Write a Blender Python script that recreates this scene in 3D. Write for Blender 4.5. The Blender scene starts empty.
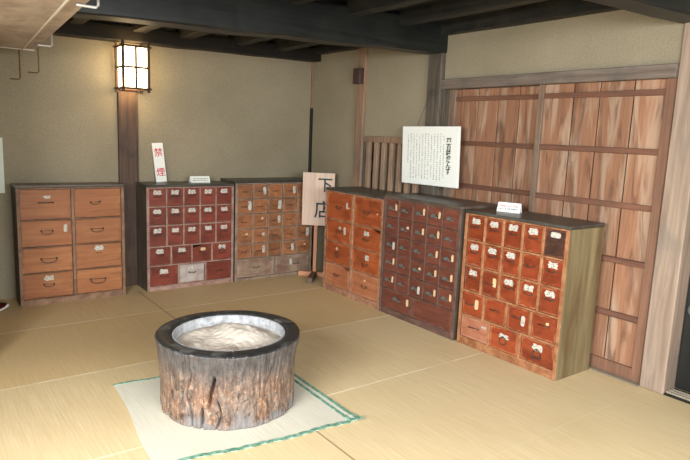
import bpy, bmesh, math, random
from mathutils import Vector, Matrix
random.seed(7)
C = bpy.context.scene.collection
PI = math.pi

# ------------------------------------------------------------------ materials
def lin(c):
    return tuple(((v/255)/12.92 if v/255 <= .04045 else ((v/255+.055)/1.055)**2.4) for v in c) + (1.0,)

class NT:
    def __init__(s, name):
        s.m = bpy.data.materials.new(name); s.m.use_nodes = True
        s.t = s.m.node_tree; s.n = s.t.nodes; s.l = s.t.links
        s.b = s.n['Principled BSDF']
    def new(s, kind, **kw):
        o = s.n.new(kind)
        for k, v in kw.items(): setattr(o, k, v)
        return o
    def link(s, a, b): s.l.new(a, b)
    def val(s, sock, v):
        if hasattr(v, 'is_linked'): s.link(v, sock)
        else: sock.default_value = v
    def math(s, op, a, b=None, c=None, clamp=False):
        o = s.new('ShaderNodeMath', operation=op); o.use_clamp = clamp
        for i, v in enumerate((a, b, c)):
            if v is not None: s.val(o.inputs[i], v)
        return o.outputs[0]
    def mix(s, f, a, b, mode='MIX'):
        o = s.new('ShaderNodeMix', data_type='RGBA', blend_type=mode)
        s.val(o.inputs[0], f); s.val(o.inputs[6], a); s.val(o.inputs[7], b)
        return o.outputs[2]
    def coords(s, rand=True, kind='Object'):
        tc = s.new('ShaderNodeTexCoord')
        if not rand: return tc.outputs[kind]
        oi = s.new('ShaderNodeObjectInfo')
        a = s.new('ShaderNodeVectorMath', operation='MULTIPLY_ADD')
        comb = s.new('ShaderNodeCombineXYZ')
        for i in range(3): s.link(oi.outputs['Random'], comb.inputs[i])
        s.link(comb.outputs[0], a.inputs[0]); a.inputs[1].default_value = (37, 51, 23)
        s.link(tc.outputs[kind], a.inputs[2])
        return a.outputs[0]
    def noise(s, co, scale=(1, 1, 1), sc=1.0, detail=5, rough=.6, dist=0.0):
        mp = s.new('ShaderNodeMapping'); mp.inputs['Scale'].default_value = scale
        s.link(co, mp.inputs[0])
        o = s.new('ShaderNodeTexNoise')
        o.inputs['Scale'].default_value = sc; o.inputs['Detail'].default_value = detail
        o.inputs['Roughness'].default_value = rough; o.inputs['Distortion'].default_value = dist
        s.link(mp.outputs[0], o.inputs['Vector'])
        return o.outputs['Fac']
    def ramp(s, f, stops):
        o = s.new('ShaderNodeValToRGB'); r = o.color_ramp
        while len(r.elements) < len(stops): r.elements.new(.5)
        for e, (p, c) in zip(r.elements, stops):
            e.position = p; e.color = c if len(c) == 4 else lin(c)
        s.link(f, o.inputs[0])
        return o.outputs[0]
    def step(s, f, lo, hi):
        o = s.new('ShaderNodeMapRange', interpolation_type='SMOOTHSTEP')
        s.val(o.inputs['Value'], f); o.inputs['From Min'].default_value = lo; o.inputs['From Max'].default_value = hi
        return o.outputs[0]
    def bump(s, h, strength=.3, dist=.002):
        o = s.new('ShaderNodeBump'); o.inputs['Strength'].default_value = strength; o.inputs['Distance'].default_value = dist
        s.link(h, o.inputs['Height']); s.link(o.outputs[0], s.b.inputs['Normal'])
    def done(s, col=None, rough=.6, metal=0, spec=.5):
        if col is not None: s.val(s.b.inputs['Base Color'], col)
        s.val(s.b.inputs['Roughness'], rough); s.b.inputs['Metallic'].default_value = metal
        s.b.inputs['Specular IOR Level'].default_value = spec
        return s.m

def wood(name, dark, light, blotch, grain=(3, 3, 40), rough=.55, blot=.45, wear=None, wear_amt=.5, edge=.05,
         spec=.4, vary=.25, blot_scale=(5, 5, 5), bump=.25, scratch=None, sat=.9, val=1.0):
    """old timber: streaky grain, blotches of a third colour, rubbed edges"""
    t = NT(name); co = t.coords()
    g = t.noise(co, grain, 1.0, 6, .62, .6)
    col = t.ramp(g, [(.3, dark), (.68, light)])
    b = t.noise(co, blot_scale, 1.0, 4, .6, .3)
    col = t.mix(t.math('MULTIPLY', t.step(b, .45, .68), blot), col, lin(blotch))
    if scratch:
        s1 = t.noise(co, (30, 30, 30), 1.0, 6, .75, .8)
        col = t.mix(t.math('MULTIPLY', t.step(s1, .58, .70), .6), col, lin(scratch))
    if wear:
        tc = t.new('ShaderNodeTexCoord'); sp = t.new('ShaderNodeSeparateXYZ'); t.link(tc.outputs['Generated'], sp.inputs[0])
        m = None
        for k in (0, 2):
            d = t.math('SUBTRACT', .5, t.math('ABSOLUTE', t.math('SUBTRACT', sp.outputs[k], .5)))
            m = d if m is None else t.math('MINIMUM', m, d)
        n = t.noise(co, (14, 14, 14), 1.0, 5, .7)
        m = t.math('ADD', m, t.math('MULTIPLY', t.math('SUBTRACT', n, .5), .34))
        e = t.math('SUBTRACT', 1.0, t.step(m, edge*.2, edge))
        col = t.mix(t.math('MULTIPLY', e, wear_amt), col, lin(wear))
    oi = t.new('ShaderNodeObjectInfo')
    f = t.math('ADD', val*(1 - vary/2), t.math('MULTIPLY', oi.outputs['Random'], vary*val))
    hs = t.new('ShaderNodeHueSaturation'); t.link(f, hs.inputs['Value']); t.link(col, hs.inputs['Color']); hs.inputs['Saturation'].default_value = sat
    t.bump(g, bump, .002)
    return t.done(hs.outputs[0], rough, 0, spec)

def plain(name, c, rough=.6, metal=0, spec=.5, n=0.0):
    t = NT(name)
    if n:
        f = t.noise(t.coords(), (1, 1, 1), 40, 4, .6)
        return t.done(t.mix(t.math('MULTIPLY', f, n), lin(c), lin(tuple(v*.5 for v in c))), rough, metal, spec)
    return t.done(lin(c), rough, metal, spec)

M = {}
# earthen plaster
t = NT('plaster'); co = t.coords(False)
a = t.noise(co, (1, 1, 1), 1.3, 5, .6); b = t.noise(co, (1, 1, 1), 130, 3, .7); c_ = t.noise(co, (1, 1, 1), 95, 2, .5)
col = t.ramp(a, [(.3, (142, 132, 110)), (.7, (160, 149, 126))])
col = t.mix(t.math('MULTIPLY', t.step(b, .4, .7), .5), col, lin((114, 105, 86)))
col = t.mix(t.math('MULTIPLY', t.step(c_, .66, .74), .3), col, lin((190, 180, 158)))
t.bump(b, .35, .003); M['plaster'] = t.done(col, .95, 0, .1)
# tatami
t = NT('tatami'); co = t.coords(False)
sp = t.new('ShaderNodeSeparateXYZ'); t.link(co, sp.inputs[0]); X, Y = sp.outputs[0], sp.outputs[1]
s1 = t.noise(co, (260, 7, 1), 1.0, 3, .6); s2 = t.noise(co, (110, 3.0, 1), 1.0, 4, .6, .1); s3 = t.noise(co, (1.6, 1.1, 1), 1.0, 3, .5)
rib = t.new('ShaderNodeTexWave', wave_type='BANDS', bands_direction='Y'); rib.inputs['Scale'].default_value = 34
t.link(co, rib.inputs['Vector'])
col = t.ramp(s2, [(.3, (198, 174, 132)), (.72, (214, 194, 154))])
col = t.mix(t.math('MULTIPLY', t.step(s1, .35, .7), .35), col, lin((186, 162, 118)))
col = t.mix(t.math('MULTIPLY', t.step(s3, .48, .68), .35), col, lin((190, 166, 122)))
SEAM_Y = [5.0, 4.38, 3.415, 2.465, 1.56, .62, -.3, -1.2]
row = t.math('MULTIPLY', t.math('GREATER_THAN', Y, 3.415), t.math('LESS_THAN', Y, 4.38))
row = t.math('MAXIMUM', row, t.math('MULTIPLY', t.math('GREATER_THAN', Y, 4.38), .7))
col = t.mix(t.math('MULTIPLY', row, .42), col, lin((192, 158, 104)))
wob = t.math('MULTIPLY', t.math('SUBTRACT', t.noise(co, (9, 9, 1), 1.0, 3, .6), .5), .012)
d = None
for y0 in SEAM_Y[1:]:
    k = t.math('ABSOLUTE', t.math('ADD', t.math('SUBTRACT', Y, y0), wob))
    d = k if d is None else t.math('MINIMUM', d, k)
line = t.math('SUBTRACT', 1.0, t.step(d, .002, .010))
brk = t.step(t.noise(co, (4, 4, 1), 1.0, 3, .6), .30, .6)
col = t.mix(t.math('MULTIPLY', line, t.math('MULTIPLY', t.step(Y, 1.2, 3.0), t.math('ADD', .15, t.math('MULTIPLY', brk, .5)))), col, lin((246, 238, 212)))
dk = None
for x0, ya, yb in ((1.54, 3.42, 5.0), (1.497, 1.57, 2.455)):
    k = t.math('SUBTRACT', 1.0, t.step(t.math('ABSOLUTE', t.math('SUBTRACT', X, x0)), .003, .007))
    k = t.math('MULTIPLY', k, t.math('MULTIPLY', t.math('GREATER_THAN', Y, ya), t.math('LESS_THAN', Y, yb)))
    dk = k if dk is None else t.math('MAXIMUM', dk, k)
col = t.mix(t.math('MULTIPLY', dk, .7), col, lin((112, 84, 48)))
hgt = t.math('ADD', t.math('MULTIPLY', rib.outputs['Fac'], .5), t.math('MULTIPLY', s1, .6))
t.bump(hgt, .25, .002); M['tatami'] = t.done(col, .62, 0, .35)

M['black_beam'] = wood('smoked black beam', (16, 20, 20), (40, 46, 45), (58, 58, 54), (1.5, 40, 40), .45, .35, spec=.45, vary=.1, bump=.4, val=.62)
M['black_joist'] = wood('smoked black joist', (22, 22, 20), (48, 46, 41), (66, 60, 50), (40, 1.5, 40), .6, .4, spec=.4, vary=.15, bump=.4, val=0.95)
M['brown_beam'] = wood('smoked brown beam', (20, 17, 13), (40, 33, 25), (20, 18, 16), (1.5, 40, 40), .65, .4, vary=.15, val=0.8)
M['ceiling'] = wood('smoked ceiling boards', (20, 20, 18), (44, 42, 38), (15, 15, 15), (40, 2, 4), .8, .4, vary=0, val=0.5)
M['post_red'] = wood('reddish brown post', (62, 44, 33), (98, 72, 54), (44, 34, 28), (40, 40, 2.5), .6, .4, vary=0)
M['post_grey'] = wood('weathered grey post', (72, 64, 54), (116, 104, 88), (52, 50, 48), (45, 45, 2.2), .7, .5, vary=0, val=0.8)
M['post_pale'] = wood('pale weathered post', (128, 106, 87), (162, 139, 119), (114, 106, 95), (34, 34, 2.0), .65, .55, vary=0, blot_scale=(6, 6, 2))
M['post_tan'] = wood('tan post', (120, 90, 66), (158, 126, 98), (96, 88, 76), (40, 40, 2.0), .65, .5, vary=0, blot_scale=(6, 6, 2))
M['rail_grey'] = wood('weathered head rail', (96, 74, 56), (138, 116, 94), (88, 84, 76), (40, 2, 40), .7, .5, vary=0, val=0.85, sat=0.65)
M['lattice'] = wood('lattice bars', (128, 98, 74), (166, 134, 106), (110, 94, 78), (40, 40, 2), .65, .4, vary=.2)
M['door_rail'] = wood('door battens', (92, 56, 38), (122, 78, 54), (84, 64, 50), (40, 2, 40), .55, .4, vary=.2)
M['door_stile'] = wood('door stile grey', (110, 84, 64), (152, 124, 100), (104, 94, 82), (40, 40, 2), .65, .5, vary=.1, val=0.85)
M['door_stile_red'] = wood('door stile red', (100, 66, 46), (134, 92, 66), (94, 70, 54), (40, 40, 2), .6, .4, vary=.1)
# door boards: separate plank tones with grey bleached streaks
t = NT('door boards'); co = t.coords(False)
oi = t.new('ShaderNodeObjectInfo')
off = t.new('ShaderNodeVectorMath', operation='ADD'); t.link(co, off.inputs[0]); t.link(t.coords(), off.inputs[1])
g = t.noise(off.outputs[0], (70, 70, 1.4), 1.0, 4, .55, .1)
b1 = t.noise(off.outputs[0], (3, 6.5, .9), 1.0, 3, .5, .8); b2 = t.noise(off.outputs[0], (3, 7, 1.1), 1.0, 4, .55, .9)
col = t.ramp(g, [(.28, (126, 84, 56)), (.7, (156, 108, 76))])
col = t.mix(t.math('MULTIPLY', t.step(b1, .46, .66), .72), col, lin((170, 142, 116)))
col = t.mix(t.math('MULTIPLY', t.step(b2, .50, .70), .7), col, lin((86, 60, 46)))
f = t.math('ADD', .84, t.math('MULTIPLY', oi.outputs['Random'], .3))
hs = t.new('ShaderNodeHueSaturation'); t.link(f, hs.inputs['Value']); t.link(col, hs.inputs['Color']); hs.inputs['Saturation'].default_value = .92
t.bump(g, .3, .002); M['door_board'] = t.done(hs.outputs[0], .6, 0, .3)

WEAR = (206, 150, 108)
# chests
M['c1_drawer'] = wood('orange pine drawer', (134, 82, 46), (170, 112, 68), (148, 86, 50), (2.2, 3, 34), .55, .5, (110, 70, 44), .45, .04, vary=.18, val=1.02, sat=.99)
M['c1_frame'] = wood('pine chest frame', (112, 76, 50), (158, 118, 84), (84, 60, 44), (12, 6, 12), .6, .5, vary=.1, val=.9)
M['c1_side'] = wood('dark olive chest side', (52, 46, 34), (84, 72, 54), (40, 38, 32), (8, 20, 2), .7, .5, vary=.1)
M['c2_drawer'] = wood('deep red drawer', (108, 38, 22), (138, 54, 31), (74, 28, 18), (3, 3, 18), .45, .55, (160, 92, 64), .3, .05, vary=.35, blot_scale=(7, 7, 9), sat=.93, val=.92)
M['c2_bleached'] = wood('bleached grey drawer', (152, 140, 130), (188, 178, 168), (136, 72, 48), (4, 3, 14), .6, .45, (150, 90, 66), .4, .08, vary=0, blot_scale=(9, 4, 7))
M['c2_frame'] = wood('worn red chest frame', (140, 82, 58), (190, 136, 104), (112, 58, 40), (14, 8, 14), .6, .5, vary=.1, val=0.8, sat=0.7)
M['c2_side'] = wood('grey brown chest side', (60, 50, 40), (98, 84, 68), (44, 38, 32), (8, 20, 2), .7, .5, vary=.1)
M['c3_drawer'] = wood('mottled brown drawer', (104, 62, 38), (148, 96, 60), (84, 62, 46), (8, 4, 16), .6, .55, (176, 140, 108), .4, .07, vary=.35, scratch=(182, 134, 92), val=1.25, sat=1.0)
M['c3_low'] = wood('scuffed low drawer', (112, 88, 70), (156, 130, 106), (110, 66, 46), (7, 4, 14), .7, .6, (176, 150, 126), .4, .06, vary=.1, scratch=(176, 150, 124))
M['c3_frame'] = wood('dusty chest frame', (110, 86, 66), (156, 130, 104), (80, 62, 48), (14, 8, 14), .65, .5, vary=.1, val=1.1, sat=0.8)
M['c4_drawer'] = wood('orange red drawer', (138, 62, 30), (172, 90, 48), (104, 48, 26), (2, 3, 26), .38, .6, (206, 142, 94), .45, .06, vary=.3, spec=.5, val=1.0, sat=1.0, blot_scale=(6, 6, 9))
M['c4_pale'] = wood('faded orange drawer', (166, 92, 54), (200, 128, 82), (150, 76, 42), (2, 3, 30), .45, .45, (212, 154, 106), .5, .08, vary=.1, spec=.5, val=0.8, sat=0.95)
M['c4_frame'] = wood('orange chest frame', (140, 84, 54), (200, 148, 108), (120, 66, 40), (22, 8, 22), .55, .4, vary=.1, val=.8, sat=.9)
M['c5_drawer'] = wood('brown red drawer', (96, 44, 28), (130, 64, 40), (84, 46, 34), (4, 3, 26), .48, .5, (150, 98, 72), .4, .06, vary=.25, scratch=(150, 82, 48), val=0.8, sat=0.9)
M['c5_frame'] = wood('brown chest frame', (96, 58, 42), (138, 92, 70), (76, 42, 32), (14, 8, 14), .55, .4, vary=.1, val=0.7, sat=0.75)
M['c6_drawer'] = wood('bright red drawer', (128, 50, 27), (162, 76, 42), (92, 36, 20), (3, 3, 16), .38, .6, (204, 140, 100), .45, .06, spec=.5, vary=.45, val=0.86, sat=1.0, blot_scale=(7, 7, 9), scratch=(176, 96, 62))
M['c6_dark'] = wood('smoke darkened drawer', (44, 26, 18), (84, 46, 30), (30, 20, 16), (4, 3, 20), .5, .5, (140, 80, 52), .4, .08, vary=0)
M['c6_pale'] = wood('scraped drawer', (176, 96, 62), (208, 142, 106), (168, 78, 46), (4, 3, 16), .5, .6, (216, 160, 124), .5, .08, vary=.1, scratch=(220, 178, 148), val=0.7, sat=0.95)
M['c6_frame'] = wood('worn orange chest frame', (150, 88, 54), (208, 150, 106), (126, 66, 40), (22, 8, 22), .5, .5, vary=.1, val=0.7, sat=1.0)
M['c6_side'] = wood('olive plank chest side', (104, 92, 66), (146, 132, 102), (92, 70, 48), (4, 16, .9), .6, .75, vary=0, blot_scale=(2, 9, 1.2), scratch=(120, 112, 92), val=0.9, sat=1.1)
M['chest_top'] = wood('dark dusty chest top', (46, 44, 38), (78, 76, 68), (34, 32, 30), (2, 12, 6), .38, .5, vary=.1, spec=.5)
M['chest_top_red'] = wood('red brown chest top', (66, 58, 50), (100, 90, 78), (84, 50, 36), (2, 12, 6), .4, .5, vary=.1, spec=.5)
M['chest_inside'] = plain('dark inside', (16, 11, 8), .9)

M['iron'] = plain('old iron', (84, 68, 58), .5, .5)
M['teal_metal'] = plain('tarnished pull metal', (112, 120, 114), .45, .35, n=.4)
M['pale_iron'] = plain('painted steel hook', (176, 174, 168), .4, .3)
M['hook_shadow'] = plain('brown hook and shadow', (96, 74, 46), .6, .4)
t = NT('white paper label'); co = t.coords()
n1 = t.noise(co, (70, 70, 90), 1.0, 3, .75); n2 = t.noise(co, (12, 12, 12), 1.0, 2, .5)
col = t.mix(t.math('MULTIPLY', t.step(n1, .50, .60), .62), lin((196, 192, 180)), lin((92, 82, 72)))
col = t.mix(t.math('MULTIPLY', t.step(n2, .5, .7), .3), col, lin((190, 176, 150))); M['label'] = t.done(col, .8, 0, .2)
t = NT('cream paper slip'); co = t.coords()
n1 = t.noise(co, (70, 70, 60), 1.0, 3, .7)
col = t.mix(t.math('MULTIPLY', t.step(n1, .58, .66), .55), lin((204, 180, 138)), lin((132, 92, 60))); M['slip'] = t.done(col, .8, 0, .2)
M['white'] = plain('white board', (236, 238, 230), .55, 0, .3)
M['paper_green'] = plain('pale green white notice', (206, 214, 200), .6)
M['ink'] = plain('black ink', (28, 28, 30), .7)
M['ink_grey'] = plain('grey ink', (62, 64, 64), .7)
M['ink_red'] = plain('red ink', (206, 30, 42), .6)
M['ink_green'] = plain('brush ink', (38, 52, 56), .7)
M['sign_wood'] = wood('pale planed sign board', (196, 164, 142), (218, 190, 166), (206, 180, 160), (30, 30, 3), .6, .4, vary=0, bump=.1)
M['sign_post'] = wood('orange sign post', (178, 110, 66), (206, 142, 96), (170, 110, 74), (30, 30, 3), .55, .4, vary=0, bump=.1)
M['sign_foot'] = wood('dark sign foot', (70, 54, 42), (106, 86, 68), (54, 44, 38), (30, 3, 30), .6, .4, vary=0)
M['lamp_wood'] = wood('lantern wood', (72, 44, 28), (112, 74, 48), (60, 40, 28), (20, 20, 6), .55, .4, vary=.1, val=0.5)
M['cord'] = plain('dark cord', (54, 48, 42), .8)
M['block'] = wood('red brown block', (74, 42, 32), (104, 62, 48), (60, 36, 28), (10, 10, 30), .6, .4, vary=0, val=0.7, sat=0.7)
t = NT('lit paper shade'); t.b.inputs['Emission Color'].default_value = (1.0, .74, .40, 1); t.b.inputs['Emission Strength'].default_value = 5.5
M['shade'] = t.done(lin((250, 240, 214)), .8)
M['glass_dark'] = plain('dark glass', (5, 6, 6), .45, 0, .06)
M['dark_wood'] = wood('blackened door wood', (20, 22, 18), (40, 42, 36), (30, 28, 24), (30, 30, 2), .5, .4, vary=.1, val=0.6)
M['sill'] = wood('threshold wood', (120, 108, 90), (164, 150, 128), (90, 82, 70), (40, 2, 40), .5, .4, vary=0)
M['shelf_wood'] = wood('pale underside boards', (150, 122, 98), (186, 160, 134), (134, 104, 82), (8, 2.2, 8), .7, .55, vary=.1, blot_scale=(7, 4, 7), scratch=(206, 192, 176), val=1.15, sat=0.55)
M['shelf_edge'] = plain('pale edge strip', (216, 208, 194), .6)
M['slipper_red'] = plain('dark red slipper', (96, 26, 24), .5, 0, .4, .3)
M['slipper_white'] = plain('white slipper sole', (214, 210, 204), .6)
# brazier bark
t = NT('scorched log'); co = t.coords(False)
sp = t.new('ShaderNodeSeparateXYZ'); t.link(co, sp.inputs[0]); Z = sp.outputs[2]
g = t.noise(co, (36, 36, 17), 1.0, 8, .75, .3); p = t.noise(co, (7, 7, 5), 1.0, 6, .7, .3); q_ = t.noise(co, (60, 60, 34), 1.0, 6, .78, .3)
col = t.ramp(g, [(.32, (62, 52, 47)), (.5, (104, 88, 78)), (.70, (144, 130, 118))])
col = t.mix(t.math('MULTIPLY', t.step(p, .47, .60), .50), col, lin((128, 88, 62)))
q2 = t.math('MULTIPLY', t.step(q_, .52, .60), t.step(p, .38, .55))
col = t.mix(t.math('MULTIPLY', q2, .6), col, lin((186, 146, 116)))
q3 = t.noise(co, (40, 40, 20), 1.0, 6, .75, .3)
col = t.mix(t.math('MULTIPLY', t.step(q3, .53, .62), .8), col, lin((34, 28, 26)))
zz = t.math('ADD', Z, t.math('MULTIPLY', t.math('SUBTRACT', p, .5), .34))
col = t.mix(t.math('MULTIPLY', t.step(zz, .17, .33), .88), col, t.ramp(g, [(.3, (34, 34, 35)), (.7, (88, 88, 89))]))
col = t.mix(t.math('MULTIPLY', t.math('SUBTRACT', 1.0, t.step(zz, .01, .05)), .6), col, lin((120, 120, 122)))
t.bump(t.math('ADD', g, t.math('MULTIPLY', q_, .5)), .5, .006); M['bark'] = t.done(col, .42, 0, .5)
t = NT('charred rim'); co = t.coords(False)
g = t.noise(co, (40, 40, 40), 1.0, 5, .7); r2 = t.noise(co, (7, 7, 7), 1.0, 4, .6)
col = t.ramp(g, [(.3, (20, 20, 20)), (.7, (48, 47, 46))])
col = t.mix(t.math('MULTIPLY', t.step(r2, .55, .66), .35), col, lin((112, 112, 110))); M['rim'] = t.done(col, .4, 0, .5)
t = NT('ash coated liner'); g = t.noise(t.coords(False), (30, 30, 30), 1.0, 5, .7)
M['liner'] = t.done(t.ramp(g, [(.3, (120, 121, 122)), (.7, (186, 187, 188))]), .7)
t = NT('ash'); g = t.noise(t.coords(False), (14, 14, 14), 1.0, 6, .7)
t.bump(g, .4, .01); M['ash'] = t.done(t.ramp(g, [(.3, (168, 156, 142)), (.7, (200, 190, 176))]), .95, 0, .1)
t = NT('rush mat'); co = t.coords(False)
s1 = t.noise(co, (200, 5, 1), 1.0, 3, .6); s2 = t.noise(co, (3, 3, 1), 1.0, 3, .5)
col = t.ramp(s1, [(.3, (192, 186, 166)), (.7, (212, 206, 188))])
col = t.mix(t.math('MULTIPLY', s2, .4), col, lin((190, 190, 176))); t.bump(s1, .3, .002); M['rush'] = t.done(col, .7, 0, .3)
t = NT('green binding'); co = t.coords(False)
s1 = t.noise(co, (55, 55, 55), 1.0, 3, .6)
M['binding'] = t.done(t.ramp(s1, [(.35, (52, 108, 84)), (.65, (138, 172, 152))]), .7)

# ------------------------------------------------------------------ geometry helpers
def box(bm, x0, x1, y0, y1, z0, z1, bev=0, seg=1, jit=0):
    r = bmesh.ops.create_cube(bm, size=1.0)
    vs = r['verts']
    for v in vs:
        v.co = Vector(((x0+x1)/2 + v.co.x*(x1-x0), (y0+y1)/2 + v.co.y*(y1-y0), (z0+z1)/2 + v.co.z*(z1-z0)))
        if jit: v.co += Vector([random.uniform(-jit, jit) for _ in range(3)])
    if bev:
        es = list({e for v in vs for e in v.link_edges})
        bmesh.ops.bevel(bm, geom=es, offset=bev, segments=seg, affect='EDGES', clamp_overlap=True)
def bx(*a, **k):
    bm = bmesh.new(); box(bm, *a, **k); return bm
def slanted(bm, p0, p1, w, h, bev=.006, n=10, wob=0.004):
    """a hewn timber between two bottom-centre points, w wide, h high, slightly irregular"""
    p0, p1 = Vector(p0), Vector(p1); d = (p1-p0).normalized(); s = d.cross(Vector((0, 0, 1))).normalized(); u = Vector((0, 0, 1))
    rings = []
    for i in range(n+1):
        c = p0.lerp(p1, i/n); k = wob if 0 < i < n else 0
        o = [random.uniform(-k, k) for _ in range(4)]
        b = bev
        pts = [(-w/2+o[0], b), (-w/2+b+o[0], o[1]), (w/2-b+o[2], o[1]), (w/2+o[2], b), (w/2+o[2], h-b), (w/2-b+o[2], h+o[3]), (-w/2+b+o[0], h+o[3]), (-w/2+o[0], h-b)]
        rings.append([bm.verts.new(c + s*a + u*z) for a, z in pts])
    for r0, r1 in zip(rings, rings[1:]):
        for k in range(8): bm.faces.new((r0[k], r0[(k+1) % 8], r1[(k+1) % 8], r1[k]))
    bm.faces.new(rings[0][::-1]); bm.faces.new(rings[-1])
    bmesh.ops.recalc_face_normals(bm, faces=bm.faces[:])
def prism(bm, pts, y0, y1):
    """outline in (x, z) extruded from y0 to y1"""
    f = [bm.verts.new((x, y0, z)) for x, z in pts]; b = [bm.verts.new((x, y1, z)) for x, z in pts]
    bm.faces.new(f); bm.faces.new(b[::-1]); n = len(pts)
    for i in range(n): bm.faces.new((f[i], b[i], b[(i+1) % n], f[(i+1) % n]))
    bmesh.ops.recalc_face_normals(bm, faces=bm.faces[:])
def tube(bm, pts, r, sides=6, closed=False):
    pts = [Vector(p) for p in pts]; n = len(pts); rings = []
    up = None
    for i, p in enumerate(pts):
        a = pts[(i-1) % n] if (closed or i > 0) else p; b = pts[(i+1) % n] if (closed or i < n-1) else p
        d = (b-a).normalized()
        if up is None: up = d.orthogonal().normalized()
        up = (up - d*up.dot(d)).normalized(); s = d.cross(up)
        rings.append([bm.verts.new(p + up*math.cos(2*PI*k/sides)*r + s*math.sin(2*PI*k/sides)*r) for k in range(sides)])
    m = n if closed else n-1
    for i in range(m):
        r0, r1 = rings[i], rings[(i+1) % n]
        for k in range(sides): bm.faces.new((r0[k], r0[(k+1) % sides], r1[(k+1) % sides], r1[k]))
    if not closed: bm.faces.new(rings[0][::-1]); bm.faces.new(rings[-1])
    bmesh.ops.recalc_face_normals(bm, faces=bm.faces[:])
def obj(name, bm, mat, parent=None, loc=(0, 0, 0), smooth=False, rot=None):
    me = bpy.data.meshes.new(name)
    if isinstance(bm, bmesh.types.BMesh): bm.to_mesh(me); bm.free()
    else: me = bm
    if mat is not None: me.materials.append(M[mat] if isinstance(mat, str) else mat)
    if smooth:
        for p in me.polygons: p.use_smooth = True
    o = bpy.data.objects.new(name, me); C.objects.link(o); o.location = loc
    if rot: o.rotation_euler = rot
    if parent: o.parent = parent
    return o
def inst(src, parent, loc, rot=(0, 0, 0), scale=(1, 1, 1)):
    o = src.copy(); C.objects.link(o); o.parent = parent; o.location = loc; o.rotation_euler = rot; o.scale = scale
    return o
def thing(name, label, cat, loc=(0, 0, 0), rz=0, group=None):
    o = bpy.data.objects.new(name, None); C.objects.link(o); o.empty_display_size = .05
    o.location = loc; o.rotation_euler = (0, 0, rz)
    return tag(o, label, cat, group)
def tag(o, label, cat, group=None, kind=None):
    o['label'] = label; o['category'] = cat
    if group: o['group'] = group
    if kind: o['kind'] = kind
    return o
def struct(name, bm, mat, parent=None, label=None, cat=None, **k):
    o = obj(name, bm, mat, parent, **k)
    if not parent:
        o['kind'] = 'structure'
        if label: tag(o, label, cat)
    return o
def glyph(ch, size, mat, parent, loc, name='lettering', depth=.001, rot=(PI/2, 0, 0), bold=0.0, sx=1.0):
    cu = bpy.data.curves.new('letter', 'FONT'); cu.body = ch; cu.size = size; cu.extrude = depth/2; cu.offset = bold
    cu.align_x = 'CENTER'; cu.align_y = 'CENTER'
    to = bpy.data.objects.new('letter', cu); C.objects.link(to)
    bpy.context.view_layer.update()
    me = bpy.data.meshes.new_from_object(to.evaluated_get(bpy.context.evaluated_depsgraph_get()))
    bpy.data.objects.remove(to)
    if len(me.vertices):   # centre the glyph on its own box
        xs = [v.co.x for v in me.vertices]; ys = [v.co.y for v in me.vertices]
        cx, cy = (min(xs)+max(xs))/2, (min(ys)+max(ys))/2
        for v in me.vertices: v.co.x = (v.co.x-cx)*sx; v.co.y -= cy
    me.materials.clear(); me.materials.append(M[mat])
    o = bpy.data.objects.new(name, me); C.objects.link(o); o.parent = parent; o.location = loc; o.rotation_euler = rot
    return o
def scribble(bm, x, z, s, y0):
    """one small illegible character made of strokes"""
    for _ in range(random.choice((3, 4, 4))):
        if random.random() < .55:
            w = s*random.uniform(.45, .85); dz = random.uniform(-.38, .38)*s
            box(bm, x-w/2, x+w/2, y0-.0008, y0, z+dz-s*.075, z+dz+s*.075)
        else:
            h = s*random.uniform(.4, .85); dx = random.uniform(-.3, .3)*s
            box(bm, x+dx-s*.075, x+dx+s*.075, y0-.0008, y0, z-h/2, z+h/2)

# ------------------------------------------------------------------ setting
XW, YB, ZC = 3.43, 5.26, 2.30
struct('floor', bx(-2.4, 3.60, -2.0, 5.40, -.08, 0), 'tatami', label='straw tatami matting covering the whole floor', cat='floor')
struct('wall_back', bx(-.2, 3.60, YB, YB+.12, 0, 2.6), 'plaster')
bm = bmesh.new()   # right wall: plaster bays between the posts, leaving the lattice and the door bays open
box(bm, XW, XW+.12, 4.40, YB, 0, 2.6)
box(bm, XW, XW+.12, 3.41, 4.40, 1.40, 2.6); box(bm, XW, XW+.12, 3.41, 4.40, 0, .86)
box(bm, XW, XW+.12, 1.47, 3.41, 1.80, 2.6)
box(bm, XW, XW+.12, -2.0, 1.47, 1.95, 2.6); box(bm, XW, XW+.12, -2.0, .30, 0, 1.95)
struct('wall_right', bm, 'plaster')
struct('wall_corridor', bx(XW+.16, XW+.199, 3.3, 4.5, .80, 1.5), 'plaster')
bm = bmesh.new(); box(bm, XW+.20, XW+.26, -2.0, 4.6, 0, 2.6); box(bm, XW+.12, XW+.20, -2.0, -1.9, 0, 2.6); box(bm, XW+.12, XW+.20, 4.5, 4.6, 0, 2.6)
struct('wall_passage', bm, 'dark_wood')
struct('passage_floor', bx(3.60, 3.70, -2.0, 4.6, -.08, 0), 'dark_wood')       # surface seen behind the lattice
bm = bmesh.new(); box(bm, -.92, -.80, 2.0, 3.9, 0, 2.6); box(bm, -.92, -.80, -.9, 2.0, 1.95, 2.6); box(bm, -.92, -.80, -.9, 2.0, -.08, .04)
struct('wall_left', bm, 'plaster')
bm = bmesh.new(); box(bm, -.92, .30, 3.8, 3.92, 0, 2.6); box(bm, 0, .12, 3.92, 5.38, 0, 2.6)
struct('wall_shade_wing', bm, 'plaster')  # unseen partition added to shade the back-left corner
bm = bmesh.new(); box(bm, -.92, -.6, -.92, -.80, 0, 2.6); box(bm, 2.4, 3.43, -.92, -.80, 0, 2.6); box(bm, -.6, 2.4, -.92, -.80, 2.0, 2.6); box(bm, -.6, 2.4, -.92, -.80, -.08, .04)
struct('wall_front', bm, 'plaster')  # opening added to let the front fill light in
bm = bmesh.new()
x = -2.4
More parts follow.
